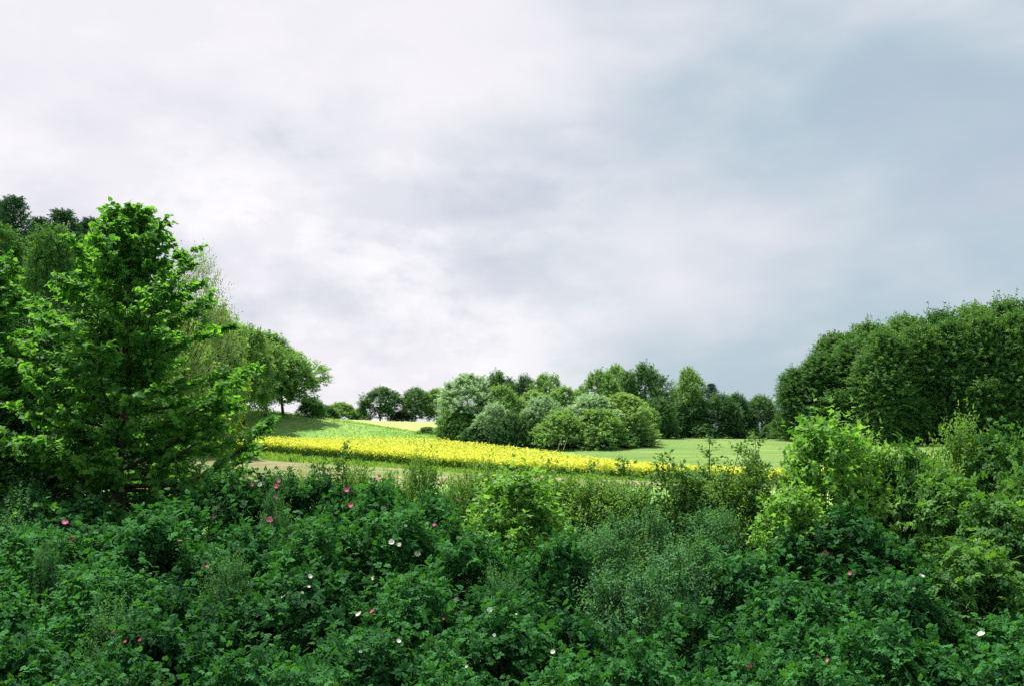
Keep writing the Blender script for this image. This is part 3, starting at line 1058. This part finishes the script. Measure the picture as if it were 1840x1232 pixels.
bush('maple', 1555, 800, 13.6, 1.1, 'narrow sycamore sapling directly right of the tall bright one')
bush('elder', 1630, 816, 13.4, 1.3, 'leafy bush between the sycamore saplings and the hawthorn sprays')
bush('fine', 1725, 786, 14.2, 1.3, 'spreading bush with open arching sprays before the dark beech wood')
bush('elder', 1700, 860, 12.8, 1.5, 'dark leafy bush below the open arching sprays')
bush('elder', 1800, 788, 13.8, 1.3, 'tall leafy bush at the right edge of the thicket')
bush('elder', 1790, 905, 12.0, 1.5, 'light green bush hanging over the dark gap at the right edge')
bush('elder', 1850, 850, 12.6, 1.2, 'leafy bush cut by the right edge of the view')
bush('elder', 1740, 985, 11.3, 1.5, 'green bush above the white rose near the right edge')
for px, pt, d, w in ((1960, 880, 12.4, 1.8), (2080, 900, 12.8, 1.8), (2200, 890, 12.6, 1.8), (2000, 1020, 10.6, 1.8), (2160, 1040, 10.4, 1.8), (1990, 1150, 9.0, 1.7), (2150, 1160, 8.9, 1.7)):
    bush('elder', px, pt, d, w, 'leafy bush of the thicket beyond the right edge of the view', 'bushes beyond the right edge of the view')
for px, pt, d, w in ((-120, 900, 13.2, 1.8), (-260, 900, 13.0, 1.8), (-160, 1030, 10.6, 1.8), (-310, 1040, 10.4, 1.8), (-120, 1150, 9.0, 1.7), (-280, 1160, 8.8, 1.7)):
    bush('small', px, pt, d, w, 'fine leaved bush of the thicket beyond the left edge of the view', 'bushes beyond the left edge of the view')
g_su = 'upright blackthorn shoots above the thicket'
for r_, lb in (((602, 782, 14.2, .8), 'slender leafy shoots standing alone in front of the yellow field at left'),
               ((1185, 782, 13.8, 1.3), 'upright leafy shoots in front of the yellow field, left of the taller clump'),
               ((1268, 772, 14.0, 1.5), 'tallest clump of upright shoots in front of the pasture'),
               ((1335, 800, 14.2, .9), 'shorter clump of shoots between two taller ones before the pasture'),
               ((1388, 768, 13.9, 1.1), 'upright shoots directly left of the tall sycamore sapling'),
               ((1000, 815, 15.0, .7), 'thin shoot reaching over the yellow field above the middle sapling'),
               ((1048, 820, 15.0, .7), 'thin shoot over the yellow field, right of the middle sapling'),
               ((1108, 835, 15.0, .7), 'short thin shoot between the middle sapling and the upright shoots')):
    bush('sucker', *r_, lb, g_su)
g_hz = 'dark hazels behind the lime tree at left'
for r_, lb in (((60, 560, 19, 3.0), 'tall dark hazel behind the lime tree, left of its trunk'), ((-60, 520, 19, 3.0), 'dark hazel cut by the left edge of the view'),
               ((150, 640, 18.5, 2.6), 'dark hazel just left of the lime tree trunk'), ((10, 700, 17.2, 2.4), 'low dark hazel at the left edge above the roses'),
               ((110, 765, 16.6, 2.0), 'lowest dark hazel left of the lime tree trunk'), ((300, 720, 19, 1.6), 'thin dark hazel behind the lime tree, right of its trunk')):
    bush('hazel', *r_, lb, g_hz)


# ------------------------------------------------------------------ the two near lime trees
def lime_tree(px, ptop, d, label, seed, Rprof, nb, base_px=None, extra=None, mat=M_lime, nsep=260):
    rg = np.random.default_rng(seed)
    t = at(px, ptop, d)
    g = h1(t[0], d)
    H = t[2] - g
    root = link('lime_tree', None, loc=(t[0], d, g), label=label, category='tree')
    tb = Tubes()
    bx0 = 0 if base_px is None else at(base_px, 800, d)[0] - t[0]
    tr, rr = limb(rg, (bx0, 0, -.4), (0, 0, H * .97), .12, .012, 12, .02, 0)
    tb.add(tr, rr, 9)
    O, D, Ls = [], [], []

    def spray(p, n, L0):
        seg = np.linspace(0, 1, len(p))
        for k in range(n):
            s = rg.uniform(.12, 1.0) if k else 1.0
            x = np.array([np.interp(s, seg, p[:, j]) for j in range(3)])
            i = min(len(p) - 2, int(s * (len(p) - 1)))
            ax = nrm(p[i + 1] - p[i])
            sd = nrm(np.cross(ax, (0, 0, 1.))) * (1 if k % 2 else -1)
            O.append(x)
            D.append(ax * rg.uniform(.3, .9) + sd * rg.uniform(.2, 1.0) + np.array((0, 0, rg.uniform(-.15, .5))))
            Ls.append(L0 * rg.uniform(.6, 1.2) * (1.1 - .45 * s))
    for i in range(nb):
        u = .10 + .88 * (i + .5) / nb
        a = i * 2.39996 + rg.normal(0, .3)
        L = Rprof(u) * rg.uniform(.66, 1.0)
        el = R(8) + R(48) * u ** 1.5 + rg.normal(0, .16)
        x = np.array([np.interp(u, np.linspace(0, 1, 12), tr[:, j]) for j in range(3)])
        e = x + np.array((math.cos(a) * math.cos(el), math.sin(a) * math.cos(el), math.sin(el))) * L
        p, q = limb(rg, x, e, .012 + .014 * (1 - u) * L, .004, 7, .14, .06)
        tb.add(p, q, 5)
        spray(p, int(8 + 16 * L), .46)
    for pts, n in (extra or []):
        p = np.array(pts) - np.array((t[0], d, g))
        tt = np.linspace(0, 1, 9)
        pp = np.stack([np.interp(tt, np.linspace(0, 1, len(p)), p[:, j]) for j in range(3)], -1)
        tb.add(pp, np.linspace(.045, .006, 9), 6)
        spray(pp, n, .5)
    O, D, Ls = np.array(O), np.array(D), np.array(Ls)
    for i in range(0, len(O), 2):
        dd = nrm(D[i])
        tb.add([O[i], O[i] + dd * Ls[i] * .6 - np.array((0, 0, .05 * Ls[i])), O[i] + dd * Ls[i] - np.array((0, 0, .2 * Ls[i]))], [.005, .004, .002], 3)
    P, Dd, Nn, S, T = shoots(rg, O, D, Ls, 14, .076, t0=.1, spread=.68, up=.75, jit=.3, droop=.22, flat=.85)
    tm = t_heart()
    # the leaves nearest the camera are objects of their own, the rest one crown
    w = P + np.array((t[0], d, g)) - np.array((0, 0, EYE))
    out = w[:, 1] - .0
    sep = np.argsort(out)[:nsep]
    keep = np.ones(len(P), bool)
    keep[sep] = False
    me = leaves_mesh('crown', (P[keep], Dd[keep], Nn[keep], S[keep], T[keep]), tm, mat)
    link('crown', me, root, kind='stuff')
    link('trunk', tb.mesh('trunk', M_bark), root)
    lm = [mesh_np('leaf', tm[0], tm[1], mat, tint=np.full(len(tm[0]), q)) for q in (.25, .45, .65)]
    for j, m in enumerate(leaf_matrices([a_[sep] for a_ in (P, Dd, Nn, S, T)])):
        link('leaf', lm[j % 3], root).matrix_local = m
    return root


def prof_main(u):
    return float(np.interp(u, [0, .12, .25, .35, .44, .58, .69, .82, .90, 1], [1.6, 2.25, 2.5, 2.5, 2.4, 2.2, 1.9, 1.3, .75, .22]))


ex = [([at(225, 872, 15.4), at(330, 872, 15.0), at(400, 835, 14.8), at(470, 768, 14.7)], 46),
      ([at(215, 860, 15.4), at(290, 840, 15.1), at(345, 800, 15.0), at(385, 775, 15.0)], 28),
      ([at(212, 850, 15.4), at(130, 830, 15.0), at(60, 790, 14.8)], 34)]
lime_tree(236, 372, 15.5, 'large leafy lime tree standing alone behind the roses at left', 311, prof_main, 104, 205, ex)


def prof_side(u):
    return float(np.interp(u, [0, .2, .5, .8, 1], [1.2, 1.7, 1.6, 1.0, .3]))


lime_tree(-10, 452, 17.0, 'dark broad leaved lime tree cut by the left edge of the view', 302, prof_side, 60, None, None, M_lime, 120)


# ------------------------------------------------------------------ rose flowers, on the outside of the bushes
def petal_mat(name, c1, c2):
    return leaf_mat(name, c1, c2, .3, .5, .2, (1.1, 1.1, 1.1), 0, 1.0)


M_white = petal_mat('white_petal', (.78, .78, .72), (.85, .85, .8))
M_pink = petal_mat('pink_petal', (.55, .06, .22), (.72, .22, .42))
M_deep = petal_mat('deep_pink_petal', (.36, .02, .10), (.5, .06, .2))
M_stam = noise_mat('stamen', [(.6, .42, .05), (.75, .6, .12)], 40)


def flower(seed, mat, open_=1.0):
    rg = np.random.default_rng(seed)
    V, T, MI, TI = [], [], [], []
    for k in range(5):
        a = k * 2 * math.pi / 5 + rg.normal(0, .12)
        l = rg.uniform(.9, 1.1)
        pet = [(-.08, .05, 0), (-.45, .5, .26 / open_), (-.38, .92, .42 / open_), (0, .84, .36 / open_), (.38, .95, .44 / open_), (.45, .5, .26 / open_), (.08, .05, 0), (0, .5, .12 / open_)]
        b = len(V)
        for x_, y_, z_ in pet:
            V.append((math.cos(a) * x_ * l - math.sin(a) * y_ * l, math.sin(a) * x_ * l + math.cos(a) * y_ * l, z_ + rg.normal(0, .05)))
            TI.append(rg.uniform(.2, .8))
        for i in range(7):
            T.append((b + 7, b + (i + 1) % 7, b + i)); MI.append(0)
    b = len(V)
    V.append((0, 0, .2)); TI.append(.5)
    for i in range(7):
        an = i * 6.283 / 7
        V.append((math.cos(an) * .2, math.sin(an) * .2, .1)); TI.append(.5)
    for i in range(7):
        T.append((b, b + 1 + i, b + 1 + (i + 1) % 7)); MI.append(1)
    return mesh_np('flower', V, T, [mat, M_stam], TI, MI)


FL = {'w': [flower(400 + i, M_white, 1 + .25 * i) for i in range(3)], 'p': [flower(410 + i, M_pink, .8 + .3 * i) for i in range(3)], 'd': [flower(420 + i, M_deep, .8 + .3 * i) for i in range(2)]}
FLOWERS = [('w', 437, 908, 11), ('w', 467, 870, 9), ('w', 645, 975, 10), ('w', 704, 973, 11), ('w', 716, 978, 11), ('w', 704, 987, 9), ('w', 750, 995, 11), ('w', 671, 1038, 9), ('w', 690, 912, 11),
           ('w', 645, 1103, 11), ('w', 716, 1151, 9), ('w', 820, 1077, 10), ('w', 880, 1095, 10), ('w', 993, 1170, 9), ('w', 510, 1071, 13), ('w', 557, 1035, 8), ('w', 555, 1053, 6), ('w', 543, 1064, 5),
           ('w', 648, 1170, 6), ('w', 838, 1196, 6), ('w', 888, 1140, 6), ('w', 928, 1103, 6), ('w', 729, 944, 6), ('w', 1763, 1138, 13), ('w', 1656, 1034, 9), ('w', 1642, 1056, 6),
           ('p', 625, 875, 11), ('p', 622, 881, 9), ('p', 629, 908, 11), ('p', 680, 860, 9), ('p', 497, 873, 10), ('p', 501, 863, 8), ('p', 495, 893, 9), ('p', 452, 871, 7), ('p', 485, 933, 11), ('p', 392, 910, 9), ('p', 386, 927, 10), ('p', 724, 880, 8), ('p', 780, 942, 8),
           ('p', 237, 941, 10), ('p', 266, 943, 8), ('p', 322, 971, 9), ('p', 342, 966, 10), ('p', 117, 938, 11), ('d', 129, 969, 10), ('d', 364, 1032, 8), ('p', 372, 1016, 6), ('p', 821, 897, 7),
           ('p', 670, 1098, 10), ('d', 225, 1152, 7), ('d', 252, 1149, 7), ('d', 166, 1172, 8), ('d', 204, 1135, 7), ('p', 1306, 995, 9), ('p', 1483, 996, 13), ('p', 1502, 1004, 10), ('p', 1528, 1029, 8), ('p', 1468, 1086, 10),
           ('p', 1776, 1059, 8), ('p', 1487, 1186, 8), ('d', 1345, 1195, 7), ('p', 1469, 1178, 5), ('d', 796, 1111, 5)]
bpy.context.view_layer.update()
dg = bpy.context.evaluated_depsgraph_get()
rr = random.Random(7)
per_bush = {}
roots = {b[0].name: b for b in bushes}
rose_list = [b for b in bushes if b[1] == 'rose']
org = Vector((0, 0, EYE))
for k, (c, px, py, sz) in enumerate(FLOWERS):
    v = (Vector(at(px, py, 10.0)) - org).normalized()
    hit, loc, nor, idx, ob, mtx = scene.ray_cast(dg, org, v)
    par = None
    if hit and ob.parent and ob.parent.name in roots and loc.y < 16:
        par = roots[ob.parent.name][0]
    if par is None or not par.name.startswith('rose_bush'):
        par = min(rose_list, key=lambda b: (b[2] - px) ** 2 + (b[3] + 60 - py) ** 2)[0]
        if not hit or loc.y > 16:
            loc = org + v * (par.location.y / v.y)
    par_w = par.matrix_world
    p = loc - v * .09
    s = sz * p.y / F / 2 * 1.05
    fo = link('flower', FL[c][k % len(FL[c])], par)
    out = (Vector((p.x - par.location.x, p.y - par.location.y, 0)).normalized() * .6 + Vector((0, -.45, .75)) + Vector((rr.uniform(-.4, .4), rr.uniform(-.3, .3), rr.uniform(-.2, .4)))).normalized()
    fo.matrix_world = Matrix.Translation(p)
    q = out.to_track_quat('Z', 'Y')
    fo.matrix_parent_inverse = par_w.inverted()
    fo.matrix_basis = Matrix.Translation(p) @ q.to_matrix().to_4x4() @ Matrix.Rotation(rr.uniform(0, 6.28), 4, 'Z') @ Matrix.Scale(s, 4)
    per_bush.setdefault(par.name, []).append((c, px, py))

PLACES = ['left of the lime tree trunk', 'at the foot of the lime tree trunk', 'under the lowest branch of the lime tree', 'on the crest before the bare soil',
          'on the crest beneath the lone slender shoots', 'on crest right of the slender shoots', 'on the crest left of the middle sapling',
          'second row at the left edge', 'one row below the lime tree trunk', 'one row below the lowest lime branch', 'left of the cluster of white blooms', 'right at the cluster of white blooms',
          'just below the middle sapling', 'between the middle sapling and grey bushes', 'halfway down at the left edge', 'halfway down below the lime tree trunk', 'beside the pale shoots at the left',
          'halfway down around the largest lone white bloom', 'halfway down in the middle of the thicket', 'left of the lowest grey green bush', 'low at the left edge', 'low among the darkest roses at the left', 'low beneath the largest lone white bloom',
          'low in the middle of the thicket', 'low beneath the middle sapling', 'low beneath the grey green bushes', 'in the bottom left corner', 'at the bottom edge left of the middle', 'at the bottom edge below the middle sapling',
          'at the bottom below the grey bushes', 'at the bottom edge right of the middle', 'below the tallest upright shoots', 'below the tall bright sycamore sapling', 'second row right of the bright sapling',
          'halfway down below the low sycamore sapling', 'halfway down below the open arching sprays', 'right of the lowest grey green bush', 'low at right below the low sycamore sapling', 'low at right below the open arching sprays', 'low at right beside the dark gap',
          'at the bottom edge below the upright shoots', 'at the bottom edge below the bright sapling', 'at the bottom edge beside the dark gap', 'in the bottom right corner']
NUM = ['', 'one', 'two', 'three', 'four', 'five', 'six', 'seven', 'eight', 'nine']
for (root, kd, px, pt), pl in zip(rose_list, PLACES):
    fl = [f[0] for f in per_bush.get(root.name, [])]
    w_, p_ = fl.count('w'), len(fl) - fl.count('w')
    if w_ and p_:
        t = 'with %s white, %s pink blooms' % (NUM[w_], NUM[p_])
    elif w_ or p_:
        t = 'with %s %s bloom%s' % (NUM[w_ or p_], 'white' if w_ else 'pink', '' if (w_ or p_) == 1 else 's')
    else:
        t = 'without blooms'
    root['label'] = 'rose bush %s %s' % (t, pl)
